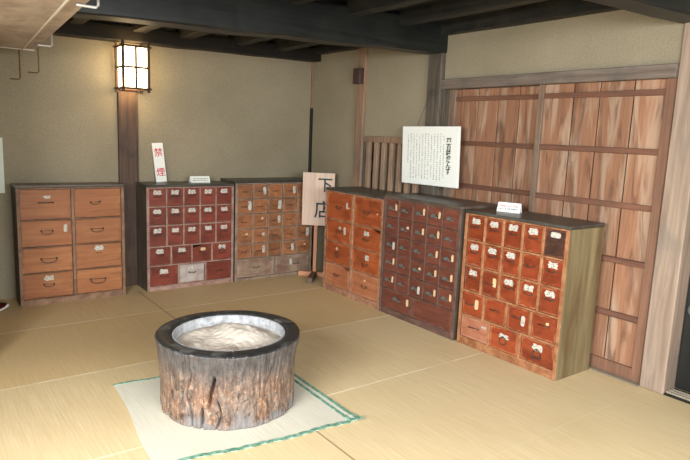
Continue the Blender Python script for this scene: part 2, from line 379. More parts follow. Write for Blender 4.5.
while x < 3.5:
    box(bm, x, x+.235, -2.0, 5.3, ZC, ZC+.02, jit=.002); x += .24
box(bm, -2.4, 3.8, -2.1, 5.4, ZC+.03, ZC+.08)
struct('ceiling', bm, 'ceiling')

def beam(name, p0, p1, w, h, mat, label, **k):
    bm = bmesh.new(); slanted(bm, p0, p1, w, h, **k)
    return struct(name, bm, mat, label=label, cat='beam')
beam('ceiling_beam', (-2.3, 3.455, 1.845), (3.46, 3.455, 2.058), .17, .24, 'black_beam', 'great black smoked beam crossing the room under the joists', bev=.012, n=16, wob=.006)
beam('ceiling_beam', (-2.3, 1.55, 1.86), (3.46, 1.55, 2.068), .16, .24, 'black_beam', 'black smoked beam ending on top of the pale right post', bev=.012, n=16, wob=.005)
beam('ceiling_beam', (.0, 5.19, 2.058), (3.46, 5.19, 2.122), .14, .12, 'brown_beam', 'dark brown beam along the top of the back wall', n=14)
beam('ceiling_beam', (3.40, 5.25, 2.185), (3.40, -1.9, 2.19), .10, .12, 'black_joist', 'black beam along the top of the right plaster wall', n=18, wob=.003)
for x in (.15, .62, 1.09, 1.56, 2.03, 2.51, 2.97):
    bm = bmesh.new(); slanted(bm, (x, 3.40, 2.20), (x, -1.9, 2.21), .085, .10, n=12)
    struct('ceiling_joist', bm, 'black_joist', label='black joist resting on the great beam', cat='joist')
for x in (1.12, 1.62, 2.02, 2.52, 2.95):
    bm = bmesh.new(); slanted(bm, (x, 3.54, 2.20), (x, 5.22, 2.165), .11, .12, n=8)
    struct('ceiling_joist', bm, 'black_joist', label='dark joist between the great beam and the back wall', cat='joist')

# posts
struct('wall_post', bx(1.465, 1.627, YB-.035, YB+.02, 0, 1.70, bev=.004), 'post_red', label='red brown half-height post under the lit lantern', cat='post')
bm = bmesh.new(); box(bm, XW-.022, XW+.01, YB-.02, YB+.01, 1.66, 2.13, bev=.002)
struct('corner_strip', bm, 'post_tan', label='narrow wooden strip in the wall corner, upper tan length', cat='strip')
bm = bmesh.new(); box(bm, XW-.025, XW+.01, YB-.022, YB+.01, 0, 1.66, bev=.002)
struct('corner_strip', bm, 'dark_wood', label='narrow black strip in the wall corner, lower length', cat='strip')
struct('wall_post', bx(XW-.035, XW+.05, 4.355, 4.475, 0, 2.19, bev=.005), 'post_tan', label='tan post between the two plaster bays, left of the lattice', cat='post')
struct('wall_post', bx(XW-.045, XW+.06, 3.378, 3.528, 0, 2.06, bev=.006), 'post_grey', label='weathered grey post carrying the great beam, behind the white board', cat='post')
struct('door_jamb', bx(XW-.02, XW+.06, 3.356, 3.379, 0, 1.80, bev=.003), 'post_grey', label='thin dark jamb right of the grey post', cat='jamb')
struct('wall_post', bx(XW-.018, XW+.18, 1.465, 1.606, 0, 2.08, bev=.006), 'post_pale', label='pale weathered post at the right end of the plank doors', cat='post')
struct('head_rail', bx(XW-.04, XW+.12, 1.605, 3.377, 1.782, 1.856, bev=.004, jit=.002), 'rail_grey', label='weathered head rail over the plank doors', cat='rail')
struct('threshold', bx(XW-.03, XW+.09, 1.605, 3.41, 0, .008, bev=.002), 'sill', label='low dark threshold under the plank doors', cat='threshold')
# lattice window
w = struct('window_1', bx(XW-.02, XW+.06, 3.529, 4.354, 1.345, 1.40, bev=.004), 'post_tan', label='wooden lattice window above the orange chest', cat='window')
obj('window_frame', bx(XW-.02, XW+.06, 3.529, 4.354, .86, .915, bev=.004), 'post_tan', w)
obj('window_frame', bx(XW-.015, XW+.06, 4.325, 4.354, .915, 1.345, bev=.003), 'post_grey', w)
for i in range(8):
    y = 4.290 - i*.1075
    obj('lattice_bar', bx(XW-.01, XW+.025, y-.023, y+.023, .90, 1.35, bev=.003, jit=.002), 'lattice', w)

# plank doors
def plank_door(name, y_left, y_right, xf, seams, left_mat, right_mat, label, lw=.05, rw=.055):
    """y_left > y_right; boards lie behind the battens"""
    r = thing(name, label, 'door', (xf, (y_left+y_right)/2, .009)); r['kind'] = 'structure'
    yo = (y_left+y_right)/2; P = r
    ys = [y_left-.02] + seams + [y_right+.02]
    for a, b in zip(ys, ys[1:]):
        obj('door_plank', bx(.022, .034+random.uniform(0, .003), b-yo+.004, a-yo-.004, .01, 1.775, bev=.002), 'door_board', P)
    for z in (1.70, 1.365, 1.040, .705, .372):
        obj('batten', bx(.004, .024, y_right-yo+.01, y_left-yo-.01, z-.017, z+.017, bev=.003, jit=.002), 'door_rail', P)
    obj('bottom_rail', bx(.002, .03, y_right-yo+.01, y_left-yo-.01, 0, .075, bev=.003), 'door_stile_red', P)
    obj('stile', bx(0, .034, y_left-yo-lw, y_left-yo, 0, 1.776, bev=.003), left_mat, P)
    obj('stile', bx(0, .034, y_right-yo, y_right-yo+rw, 0, 1.776, bev=.003), right_mat, P)
    return r
plank_door('door_1', 3.355, 2.43, XW+.040, [3.245, 3.073, 2.883, 2.70], 'door_stile', 'door_stile', 'plank sliding door half hidden behind the white board', .07)
plank_door('door_2', 2.505, 1.615, XW+.002, [2.253, 2.073, 1.86], 'door_stile', 'door_stile_red', 'plank sliding door beside the pale right post', .042)
# dark opening on the right
d3 = struct('door_3', bx(XW+.13, XW+.15, .32, 1.46, .02, 1.95), 'glass_dark', label='dark glazed sliding door right of the pale post', cat='door')
obj('stile', bx(XW+.11, XW+.16, 1.36, 1.46, .02, 1.95, bev=.003), 'dark_wood', d3)
obj('bottom_rail', bx(XW+.115, XW+.155, .32, 1.36, .02, .10, bev=.003), 'dark_wood', d3)
bm = bmesh.new(); bmesh.ops.create_uvsphere(bm, u_segments=16, v_segments=10, radius=.022)
for v in bm.verts: v.co = Vector((v.co.x*.5, v.co.y*.8, v.co.z*1.3))
obj('door_pull', bm, 'teal_metal', d3, (XW+.10, 1.475-.05, .50), smooth=True)
bm = bmesh.new(); box(bm, XW-.01, XW+.12, -1.9, 1.465, 0, .012, bev=.002)
s = struct('sill', bm, 'dark_wood', label='grooved threshold at the dark right doorway', cat='threshold')
for k in (.0, .03, .06): obj('sill_ridge', bx(XW+.005+k, XW+.016+k, -1.9, 1.46, .012, .024, bev=.001), 'sill', s)

# ------------------------------------------------------------------ chest fittings (prototypes copied onto the drawers)
proto = bpy.data.collections.new('fittings')   # unlinked: only meshes are reused
def pm(name, bm, mat, smooth=True):
    me = bpy.data.meshes.new(name); bm.to_mesh(me); bm.free(); me.materials.append(M[mat])
    if smooth:
        for p in me.polygons: p.use_smooth = True
    return bpy.data.objects.new(name, me)
def bail_mesh(w, drop, r=.0032):
    bm = bmesh.new(); n = 12
    tube(bm, [(-w/2*math.cos(PI*0+0) , -.010, 0)] + [(-w/2*math.cos(PI*k/n), -.012, -drop*math.sin(PI*k/n)**.7) for k in range(1, n)] + [(w/2, -.010, 0)], r)
    for s in (-1, 1):
        bmesh.ops.create_uvsphere(bm, u_segments=8, v_segments=6, radius=.0065, matrix=Matrix.Translation((s*w/2, -.006, 0)))
    tube(bm, [(-w/2, -.008, 0), (w/2, -.008, 0)], r*.7)
    return bm
P = {}
P['bail'] = pm('bail_handle', bail_mesh(.080, .028, .0026), 'iron')
P['trap'] = pm('bail_handle', bail_mesh(.072, .019, .003), 'iron')
P['big'] = pm('bail_handle', bail_mesh(.10, .032, .003), 'iron')
P['flat'] = pm('bail_handle', bail_mesh(.058, .007, .0020), 'iron')
bm = bmesh.new(); tube(bm, [(-.05, -.006, 0), (.05, -.006, .001)], .004)
for s in (-1, 1): box(bm, s*.05-.004, s*.05+.004, -.008, 0, -.006, .006)
P['bar'] = pm('bar_handle', bm, 'iron')
bm = bmesh.new(); tube(bm, [(.026*math.cos(2*PI*k/18), -.006, .026*math.sin(2*PI*k/18)) for k in range(18)], .0032, closed=True)
bmesh.ops.create_uvsphere(bm, u_segments=8, v_segments=6, radius=.007, matrix=Matrix.Translation((0, -.005, .026)))
P['ring'] = pm('ring_handle', bm, 'iron')
# scallop cup pull: a flared half dome with radial flutes
bm = bmesh.new(); rows = []
for i in range(6):
    a = i/5; ring = []
    for k in range(13):
        th = PI*k/12; fl = 1 + (.06 if k % 2 else -.03)*a
        r = .034*a*fl
        ring.append(bm.verts.new((r*math.cos(th), -.004-.018*math.sin(a*PI*.55)*(1-.35*a), r*.85*math.sin(th)-.006)))
    rows.append(ring)
for r0, r1 in zip(rows, rows[1:]):
    for k in range(12): bm.faces.new((r0[k], r0[k+1], r1[k+1], r1[k]))
box(bm, -.034, .034, -.006, 0, -.012, -.005)
bmesh.ops.remove_doubles(bm, verts=bm.verts[:], dist=1e-5)
P['fan'] = pm('cup_pull', bm, 'teal_metal')
def torn_mesh(w, h, rag, mat, n=22, lobes=False):
    pts = []
    for k in range(n):
        a = 2*PI*k/n; cx, cz = math.cos(a), math.sin(a)
        s = 1/max(abs(cx), abs(cz))**.75
        j = 1 + random.uniform(-rag, rag*.4)
        if lobes and abs(cx) < .3: j *= .84 if cz > 0 else .9
        pts.append((w/2*cx*s*j, h/2*cz*s*j))
    bm = bmesh.new(); prism(bm, pts, -.0022, -.0002)
    return pm('paper_label', bm, mat, False)
P['torn'] = [torn_mesh(.078, .046, .22, 'label', lobes=True) for _ in range(5)]
P['plate'] = [torn_mesh(.068, .034, .08, 'label') for _ in range(3)]
P['slipw'] = [torn_mesh(.026, .062, .08, 'label') for _ in range(3)]
P['slip'] = [torn_mesh(.026, .056, .10, 'slip') for _ in range(4)]
P['tag'] = [torn_mesh(.05, .022, .05, 'label') for _ in range(2)]
P['chip'] = [torn_mesh(.024, .02, .3, 'slip') for _ in range(3)]
P['square'] = [torn_mesh(.05, .045, .06, 'label') for _ in range(2)]

HANDLES = ('bail', 'trap', 'big', 'flat', 'bar', 'ring', 'fan')
def drawer_mesh(w, h, d, rag=.0015, chip=None):
    """drawer box with a worn outline; chip = (side, dx, dz) bite out of an upper corner"""
    pts = [(-w/2, -h/2), (w/2, -h/2)]
    n = 9
    top = [(w/2 - w*k/n, h/2 + random.uniform(-rag, 0)) for k in range(n+1)]
    pts += top
    if chip:
        sd, dx, dz = chip; new = []
        for x, z in pts:
            if z > 0 and ((sd > 0 and x > w/2-dx) or (sd < 0 and x < -w/2+dx)):
                f = (abs(x) - (w/2-dx))/dx
                z = h/2 - dz*min(1, .35+f)*random.uniform(.7, 1.0)
            new.append((x, z))
        pts = new
    bm = bmesh.new(); prism(bm, pts, 0, .018)
    fe = [e for e in bm.edges if all(abs(v.co.y) < 1e-6 for v in e.verts)]
    bmesh.ops.bevel(bm, geom=fe, offset=.0025, segments=2, affect='EDGES', clamp_overlap=True)
    box(bm, -w/2+.004, w/2-.004, .018, d, -h/2+.003, h/2-.02)
    return bm

def chest(label, loc, rz, W, H, D, rows, mats, stile=.014, rail=.010, gap=.003, side=.022, top=.022, plinth=.045, recess=.004, group=None, over=.002):
    """rows: list of (height share, [cell, ...]); a cell is (width share, items, options)"""
    r = thing('drawer_chest', label, 'chest', loc, rz)
    dm, fm, sm, tm = mats
    obj('side_panel', bx(0, side, 0, D, 0, H-top, bev=.002, jit=.0015), sm[0], r)
    obj('side_panel', bx(W-side, W, 0, D, 0, H-top, bev=.002, jit=.0015), sm[1], r)
    # pale worn front edges of the sides
    obj('top_board', bx(-over, W+over, -.004, D, H-top, H, bev=.003, jit=.002), tm, r)
    obj('back_panel', bx(side, W-side, D-.012, D, .01, H-top), 'chest_inside', r)
    obj('base_rail', bx(side, W-side, .002, .03, 0.0, plinth, bev=.002, jit=.002), fm, r)
    fr = bmesh.new()
    box(fr, 0.0, side+.001, -.003, .002, .001, H-top-.001, bev=.0008); box(fr, W-side-.001, W, -.003, .002, .001, H-top-.001, bev=.0008)
    box(fr, side, W-side, -.002, .02, H-top-.010, H-top-.0005, bev=.001)
    tot = sum(h for h, _ in rows); z = H-top-.010; usable = z-plinth
    for ri, (hs, cells) in enumerate(rows):
        h = usable*hs/tot; z0 = z-h
        box(fr, side, W-side, 0, .03, z0, z0+rail, bev=.0012, jit=.001)
        tw = sum(c[0] for c in cells); x = side
        for ci, c in enumerate(cells):
            w = (W-2*side)*c[0]/tw
            if ci: box(fr, x-stile/2, x+stile/2, -.001, .03, z0+rail, z, bev=.0012, jit=.001)
            a = x + (stile/2 if ci else 0); b = x+w-(stile/2 if ci < len(cells)-1 else 0)
            dw, dh = b-a-2*gap, h-rail-2*gap
            opt = c[2] if len(c) > 2 else {}
            m = opt.get('mat', dm)
            cx, cz = (a+b)/2, z0+rail+gap+dh/2
            do = obj('drawer', drawer_mesh(dw, dh, D-.05, chip=opt.get('chip'), rag=opt.get('rag', .002)), m, r,
                     (cx+random.uniform(-.001, .001), recess+random.uniform(-.002, .003)+opt.get('out', 0), cz))
            do.rotation_euler = (0, random.uniform(-.004, .004)+opt.get('tilt', 0), 0)
            if 'label' in opt: do['label'] = opt['label']
            for it in c[1]:
                k, u, v = it[:3]; sc = it[3] if len(it) > 3 else 1.0
                px = (u-.5)*dw + random.uniform(-.002, .002); pz = (v-.5)*dh + random.uniform(-.002, .002)
                src = P[k] if k in HANDLES else random.choice(P[k])
                s3 = (sc, 1, sc) if not isinstance(sc, tuple) else (sc[0], 1, sc[1])
                o = inst(src, do, (px, 0, pz), (0, random.uniform(-.05, .05), 0), s3)
            x += w
        z = z0
    obj('face_frame', fr, fm, r)
    return r

# C1: eight wide drawers
c1 = [(.235, [(1, [('tag', .52, .74), ('bar', .5, .55)]), (1, [('trap', .44, .54)])]),
      (.205, [(1, [('bail', .5, .60), ('slipw', .87, .68)], {'chip': (1, .08, .006)}), (1, [('big', .46, .58, .9)])]),
      (.200, [(1, [('big', .52, .56, 1.1)]), (1, [('torn', .5, .82, .95), ('bar', .5, .62, .4)])]),
      (.200, [(1, [('torn', .52, .80, .95), ('trap', .5, .54)]), (1, [('big', .46, .56, 1.15)])])]
chest('orange pine chest of eight wide drawers, on the left against the back wall', (.638, 4.955, 0), 0, .782, .934, .205, c1,
      ('c1_drawer', 'c1_frame', ('c1_side', 'c1_side'), 'chest_top_red'), stile=.020, rail=.006, gap=.003)
# C2: deep red apothecary chest
Wl = lambda **o: (1, [('torn', .5, .79, .92), ('flat', .5, .57)], o)
c2 = [(.165, [Wl() for _ in range(5)]), (.165, [Wl() for _ in range(5)]), (.185, [Wl() for _ in range(5)]),
      (.170, [Wl(), Wl(), (1, [('slip', .55, .74, (1.9, .5)), ('flat', .55, .55)], {'chip': (-1, .085, .022)}), (1, [('torn', .5, .76), ('ring', .5, .52)])]),
      (.185, [(1.1, [('torn', .5, .74), ('flat', .5, .5)]), (1.1, [('plate', .5, .80), ('flat', .5, .55)], {'mat': 'c2_bleached', 'label': 'bleached grey drawer'}), (1.08, [('flat', .5, .5)])])]
chest('deep red apothecary chest with white torn labels, against the back wall', (1.60, 4.945, 0), 0, .800, .922, .315, c2,
      ('c2_drawer', 'c2_frame', ('c2_side', 'c2_side'), 'chest_top'), stile=.014, rail=.012, plinth=.03)
# C3: mottled brown
def c3c(k=None, **o):
    it = [('flat', .45, .5, .8)]
    if k == 's': it.append(('slipw', .78, .55, 1.15))
    if k == 'l': it.append(('slipw', .82, .55, 1.4))
    if k == 'm': it.append(('chip', .62, .68, 1.1))
    if k == 't': it.append(('square', .72, .62, .6))
    return (1, it, o)
def c3row(s): return [c3c({'.': None}.get(ch, ch)) for ch in s]
c3 = [(.145, c3row('.s.s.')), (.145, c3row('l.l..')), (.145, c3row('.ms..')), (.145, c3row('mt..l')), (.145, c3row('.s.sm')),
      (.19, [(1.02, [('flat', .5, .5)], {'mat': 'c3_low'}), (1, [('slipw', .45, .6), ('flat', .6, .5)], {'mat': 'c3_low'})])]
chest('mottled brown apothecary chest beside the deep red one, next to the standing sign', (2.409, 4.930, 0), 0, .850, .946, .33, c3,
      ('c3_drawer', 'c3_frame', ('c2_side', 'c2_side'), 'chest_top'), stile=.010, rail=.006, gap=.003, plinth=.022)
# C4: orange red, eight wide drawers
c4 = [(.235, [(1, [('trap', .5, .5), ('slipw', .80, .58, .9), ('chip', .88, .5, .8)]), (1, [('trap', .48, .5), ('chip', .84, .5, .7)])]),
      (.19, [(1, [('bail', .52, .55, .8), ('slipw', .74, .6, 1.1), ('square', .55, .68, .6)], {'chip': (1, .15, .006)}), (1, [('torn', .5, .72, .9), ('trap', .5, .48)], {'chip': (1, .10, .030), 'label': 'drawer with a broken top corner'})]),
      (.19, [(1, [('chip', .45, .72, 1.3), ('ring', .48, .44)]), (1, [('square', .55, .70, 1.0), ('trap', .5, .40)])]),
      (.20, [(1, [('trap', .48, .55, .8)], {'chip': (1, .11, .032), 'mat': 'c4_pale', 'label': 'faded drawer with a broken top corner'}), (1, [('chip', .5, .72, 1.1), ('bail', .5, .50, .8)], {'mat': 'c4_pale'})])]
chest('orange red chest of eight wide drawers, beside the standing sign at the right wall', (3.030, 4.372, 0), -PI/2, .812, .930, .385, c4,
      ('c4_drawer', 'c4_frame', ('c1_side', 'c1_side'), 'chest_top'), stile=.020, rail=.006, gap=.003, plinth=.05)
# C5: brown red, cup pulls
def c5c(k):
    it = [('fan', .45, .48, .85)]
    if k == 's': it.append(('slip', .78, .60, (.8, .9)))
    if k == 'c': it.append(('chip', .70, .62, 1.2))
    if k == 'w': it.append(('slipw', .72, .45))
    return (1, it, {'rag': .001})
c5 = [(.145, [c5c(k) for k in 's.ss.']), (.145, [c5c(k) for k in '.css.']), (.145, [c5c(k) for k in 'w..ss']), (.145, [c5c(k) for k in 's.css']), (.145, [c5c(k) for k in 's.wss']),
      (.165, [(1, [('fan', .5, .6), ('slip', .86, .62)]), (1.15, [])])]
chest('brown red apothecary chest with grey cup pulls, middle one along the right wall', (3.022, 3.548, 0), -PI/2, .815, .952, .39, c5,
      ('c5_drawer', 'c5_frame', ('c2_side', 'c2_side'), 'chest_top_red'), stile=.008, rail=.006, gap=.0025, plinth=.045)
# C6: bright red apothecary chest
c6 = [(.18, [Wl(), Wl(), Wl(), Wl(), (1, [('plate', .5, .80), ('big', .5, .55, .8)], {'mat': 'c6_dark', 'label': 'smoke darkened drawer'})]),
      (.175, [Wl(), Wl(), Wl(), (1, [('flat', .5, .55)]), Wl()]),
      (.178, [Wl(), (1, [('flat', .45, .55), ('slip', .78, .6, 1.1)]), Wl(), Wl(), Wl()]),
      (.17, [(1, [('flat', .35, .5), ('slip', .72, .55, 1.2)]), (1, [('bar', .5, .55, .7)]), (1, [('flat', .4, .6), ('slipw', .72, .5, 1.1)]), (1, [('bar', .5, .6, .7), ('chip', .62, .7)])]),
      (.165, [(1, [('bar', .5, .55, .8), ('tag', .86, .74, .7)], {'mat': 'c6_pale', 'label': 'scraped pale drawer'}), (1, [('torn', .5, .68, (1, .7)), ('ring', .5, .46)]), (1.03, [('torn', .5, .70), ('ring', .5, .45), ('flat', .5, .3)])])]
chest('bright red apothecary chest with a bare plank side, in front of the plank doors', (3.034, 2.705, 0), -PI/2, .790, .936, .36, c6,
      ('c6_drawer', 'c6_frame', ('c2_side', 'c6_side'), 'chest_top'), stile=.016, rail=.012, plinth=.045)

# ------------------------------------------------------------------ lantern
L = thing('wall_lantern', 'lit square wooden wall lantern with white paper panes, above the half-height post', 'lantern', (1.555, 5.115, 1.69))
LW, LH, LD = .205, .372, .20      # local: x width, y depth (front = -), z up
for sx in (-1, 1):
    for sy in (-1, 1):
        obj('corner_post', bx(sx*LW/2-.010, sx*LW/2+.010, sy*LD/2*.95-.010, sy*LD/2*.95+.010, -.012, LH+.022, bev=.002), 'lamp_wood', L)
for z in (.018, LH*.50, LH-.02):
    for sy in (-1, 1):
        e = .024 if z != LH*.50 else 0
        obj('cross_rail', bx(-LW/2-e, LW/2+e, sy*LD/2*.95-.007, sy*LD/2*.95+.007, z-.008, z+.008, bev=.001), 'lamp_wood', L)
    for sx in (-1, 1):
        e = .018 if z != LH*.50 else 0
        obj('cross_rail', bx(sx*LW/2-.007, sx*LW/2+.007, -LD/2*.95-e, LD/2*.95, z-.008, z+.008, bev=.001), 'lamp_wood', L)
obj('mullion', bx(-.008, .008, -LD/2*.95-.008, -LD/2*.95+.006, .02, LH-.02, bev=.001), 'lamp_wood', L)
bm = bmesh.new()
yf = LD/2*.95-.012
box(bm, -LW/2+.012, LW/2-.012, -yf-.003, -yf, .02, LH-.02)
for sx in (-1, 1): box(bm, sx*(LW/2-.012)-.0015, sx*(LW/2-.012)+.0015, -yf, yf, .02, LH-.02)
obj('paper_shade', bm, 'shade', L)
obj('mounting_block', bx(-.08, .08, LD/2*.95+.010, YB-.036-5.115, .0, LH-.06, bev=.002), 'lamp_wood', L)
bm = bmesh.new(); bmesh.ops.create_uvsphere(bm, u_segments=12, v_segments=8, radius=.03, matrix=Matrix.Translation((0, .02, .18)))
obj('bulb', bm, 'shade', L, smooth=True)

# ------------------------------------------------------------------ notices on the chests
def tent_card(label, loc, rz, w, h, mk, tiltx=-.35):
    r = thing('tent_card', label, 'card', loc, rz)
    bm = bmesh.new(); a = h*math.sin(.42); hh = h*math.cos(.42)
    for s in (-1, 1):
        q = [(-w/2, s*a, 0), (w/2, s*a, 0), (w/2, 0, hh), (-w/2, 0, hh)]
        off = Vector((0, -s*.0015, -.0006))
        v = [bm.verts.new(p) for p in q] + [bm.verts.new(Vector(p)+off) for p in q]
        bm.faces.new(v[:4]); bm.faces.new(v[4:][::-1])
        for i in range(4): bm.faces.new((v[i], v[(i+1) % 4], v[4+(i+1) % 4], v[4+i]))
    bmesh.ops.recalc_face_normals(bm, faces=bm.faces[:])
    obj('folded_card', bm, 'white', r)
    for rowz, (cola, n) in zip((.62, .34), mk):
        bm = bmesh.new(); s = h*.20
        for i in range(n):
            scribble(bm, -w*.40+(i+.5)*w*.8/n, 0, s, 0)
        o = obj('lettering', bm, cola, r, (0, -a*(1-rowz)-.0008, hh*rowz), rot=(-.42, 0, 0))
    return r
tent_card('small folded white card on top of the deep red chest', (2.135, 5.10, .9225), .0, .185, .062, (('ink_grey', 11), ('ink_grey', 10)))
tent_card('small folded white card on top of the bright red chest by the plank doors', (3.225, 2.50, .9365), -PI/2+.35, .155, .068, (('ink_red', 10), ('ink_grey', 10)))

# no smoking plate leaning against the back wall
S = thing('no_smoking_sign', 'upright white plate with red no smoking characters, standing on the deep red chest', 'sign', (1.822, 5.205, .923))
S.rotation_euler = (-.13, -.065, 0)
obj('plate', bx(-.048, .048, -.003, .003, 0, .345, bev=.001), 'white', S)
glyph('禁', .08, 'ink_red', S, (.0, -.0042, .262), bold=.0004)
glyph('煙', .08, 'ink_red', S, (.002, -.0042, .088), bold=.0004)

# standing sign
S = thing('standing_sign', 'pale wooden sign board with two brushed characters on an orange post in the corner', 'sign', (3.20, 4.77, 0), -.74)
obj('sign_board', bx(-.142, .170, -.012, .008, .515, 1.030, bev=.002), 'sign_wood', S)
glyph('下', .150, 'ink_green', S, (.078, -.0125, .912), bold=.002)
glyph('店', .180, 'ink_green', S, (.062, -.0125, .675), bold=.002)
obj('pole', bx(-.022, .012, .008, .034, .03, 1.0, bev=.002), 'sign_post', S)
obj('foot', bx(-.165, .165, .0, .046, 0, .045, bev=.003), 'sign_post', S)
obj('foot', bx(-.030, .022, -.275, .0, .0, .050, bev=.003), 'sign_foot', S)['label'] = 'dark cross foot'

# explanatory board hung on the grey post
B = thing('explanatory_board', 'large white explanatory board of vertical writing hung by a cord over the chests', 'sign board', (3.350, 3.400, 1.032), -PI/2)
BW, BH = .625, .462
B.rotation_euler = (.03, -.012, -PI/2)
obj('panel', bx(-BW/2, BW/2, -.012, .010, 0, BH, bev=.002), 'white', B)
for i, ch in enumerate('薬百味だんす'):
    glyph(ch, .056, 'ink', B, (BW/2-.098, -.0128, BH-.112 - i*.0455), name='title_lettering', bold=.0012, sx=.95)
bm = bmesh.new()
for c_i in range(13):
    x = BW/2-.150-c_i*.0335
    n = 22 if c_i % 4 else 20
    z = BH-.062 - (.012 if c_i % 4 == 0 else 0)
    if c_i == 12: n = 14
    for k in range(n):
        if random.random() < .05: continue
        scribble(bm, x, z-k*.0165, .0125, -.0122)
obj('body_lettering', bm, 'ink_grey', B)
bm = bmesh.new(); tube(bm, [(-.155, -.004, BH-.01), (-.005, .006, BH+.285), (.008, .006, BH+.285), (.135, -.004, BH-.01)], .0018, 5)
obj('cord', bm, 'cord', B)

# wooden block on the tan post
o = tag(obj('wooden_block', bx(XW-.085, XW-.034, 4.36, 4.465, 1.865, 2.005, bev=.004), 'block'), 'small red brown wooden block fixed high on the tan post', 'block')
bm = bmesh.new()
for k in range(4): tube(bm, [(XW-.065+.0, 4.37, 1.99-k*.034), (XW-.06, 4.355, 1.985-k*.034), (XW-.05, 4.36, 1.965-k*.034)], .005)
obj('peg', bm, 'iron', o)

# notice at the left frame edge
N = tag(obj('wall_notice', bx(.25, .602, 5.225, 5.245, .85, 1.275, bev=.002), 'paper_green'), 'pale notice board on the back wall at the left picture edge', 'notice')

# slipper at the left
bm = bmesh.new()
def sole(z0, z1, k):
    pts = []
    for i in range(28):
        a = 2*PI*i/28; x = .135*math.cos(a)*k; y = (.046-.010*math.cos(a))*math.sin(a)*k
        pts.append((x, y))
    f = [bm.verts.new((x, y, z0+max(0, x)**2*1.6)) for x, y in pts]; b = [bm.verts.new((x, y, z1+max(0, x)**2*1.6)) for x, y in pts]
    bm.faces.new(f[::-1]); bm.faces.new(b)
    for i in range(28): bm.faces.new((f[i], f[(i+1) % 28], b[(i+1) % 28], b[i]))
sole(0, .018, 1)
sl = tag(obj('slipper', bm, 'slipper_white', loc=(.425, 4.93, 0.0), rot=(0, 0, .15)), 'dark red slipper with white sole on the floor left of the pine chest', 'slipper')
bm = bmesh.new(); rows = []
for i in range(7):
    a = i/6; x = -.02+.142*a; w = .050*math.sqrt(max(0, 1-a**3))+.002; hh = .050*(1-a**2.5)+.024
    rows.append([bm.verts.new((x, w*math.cos(PI*k/10), .018+max(0, x)**2*1.6+(hh-.018)*math.sin(PI*k/10))) for k in range(11)])
for r0, r1 in zip(rows, rows[1:]):
    for k in range(10): bm.faces.new((r0[k], r0[k+1], r1[k+1], r1[k]))
bmesh.ops.solidify(bm, geom=bm.faces[:], thickness=.003)
obj('upper', bm, 'slipper_red', sl, smooth=True)

# ------------------------------------------------------------------ hanging shelf, upper left
H = thing('hanging_shelf', 'pale boarded shelf hung under the ceiling, its underside seen at upper left', 'shelf', (.57, 3.6, 1.90))
def shq(x0, x1, ya, yb, z0, z1):   # sheared slab following the measured edges
    bm = bmesh.new(); box(bm, x0, x1, ya, yb, z0, z1, bev=.002)
    for v in bm.verts: v.co.x += .062*(v.co.y)      # runs slightly askew of the wall
    return bm
obj('bottom_board', shq(-.26, .052, -2.6, 1.20, .0, .028), 'shelf_wood', H)
obj('bottom_board', shq(-.66, -.268, -2.6, 1.22, .0, .028), 'shelf_wood', H)
obj('edge_strip', shq(.052, .062, -2.6, 1.19, -.006, .03), 'shelf_edge', H)
obj('side_board', shq(.062, .135, -2.6, 1.17, .002, .028), 'shelf_wood', H)
obj('end_strip', shq(-.66, .135, 1.175, 1.19, -.004, .03), 'shelf_edge', H)
def hook(y, x, drop, mat, w=.085, top=.30, r=.006):
    bm = bmesh.new(); tube(bm, [(x, y, top), (x, y, -drop+.01), (x-.01, y, -drop), (x-w, y, -drop)], r, 8)
    return obj('bent_rod', bm, mat, H)
hook(-.84, .130, .008, 'pale_iron', .088, .30)
hook(.72, .235, .012, 'pale_iron', .085, .27)
hook(1.22, .235, .15, 'hook_shadow', .07, .20, .004)  # brown rods give shape to hooks and to bracket shadows on the wall
hook(1.22, .115, .205, 'hook_shadow', .065, .03, .005)
# ------------------------------------------------------------------ brazier
cx, cy = 1.292, 2.695
br = thing('log_brazier', 'hollowed scorched log brazier on the green-edged mat', 'brazier', (cx, cy, .008))
RT, RB, BHt = .366, .343, .368
def rad(th, z):
    f = z/BHt
    r = RB + (RT-RB)*f**3 - .004*math.sin(PI*f)
    r *= 1 + .010*math.sin(3*th+1) + .006*math.sin(7*th+2)
    return r
cracks = [(-2.27, .10, .25, .018, .045, 2), (-2.37, .0, .09, .018, .036, 3), (-2.58, .0, .27, .010, .020, 3), (-2.17, .0, .14, .011, .026, 4), (-1.1, .05, .32, .006, .008, 2), (-.75, .12, .35, .005, .007, 3), (-2.6, .03, .3, .006, .008, 3), (-1.45, .1, .33, .005, .006, 5)]
def crack(th, z):
    d = 0
    for t0, za, zb, w, dep, fr in cracks:
        if za-.02 < z < zb+.02:
            c = t0 + .035*math.sin(z*fr*6+t0*9) + .02*math.sin(z*31)
            k = math.exp(-((th-c)/(w*1.2))**4) * min(1, (z-za+.02)/.04, (zb+.02-z)/.04)
            d = max(d, dep*k)
    return d
bm = bmesh.new(); NS, NZ = 640, 60; rings = []
import mathutils.noise as mn
for j in range(NZ+1):
    z = BHt*j/NZ; ring = []
    for i in range(NS):
        th = -PI + 2*PI*i/NS
        r = rad(th, z) - crack(th, z) + .007*mn.noise(Vector((math.cos(th)*6, math.sin(th)*6, z*5))) + .005*mn.noise(Vector((math.cos(th)*22, math.sin(th)*22, z*6))) + .003*mn.noise(Vector((math.cos(th)*50, math.sin(th)*50, z*14)))
        if j == NZ: r -= .006
        ring.append(bm.verts.new((r*math.cos(th), r*math.sin(th), z)))
    rings.append(ring)
for r0, r1 in zip(rings, rings[1:]):
    for i in range(NS): bm.faces.new((r0[i], r0[(i+1) % NS], r1[(i+1) % NS], r1[i]))
bm.faces.new(rings[0][::-1])
obj('log_body', bm, 'bark', br, smooth=True)
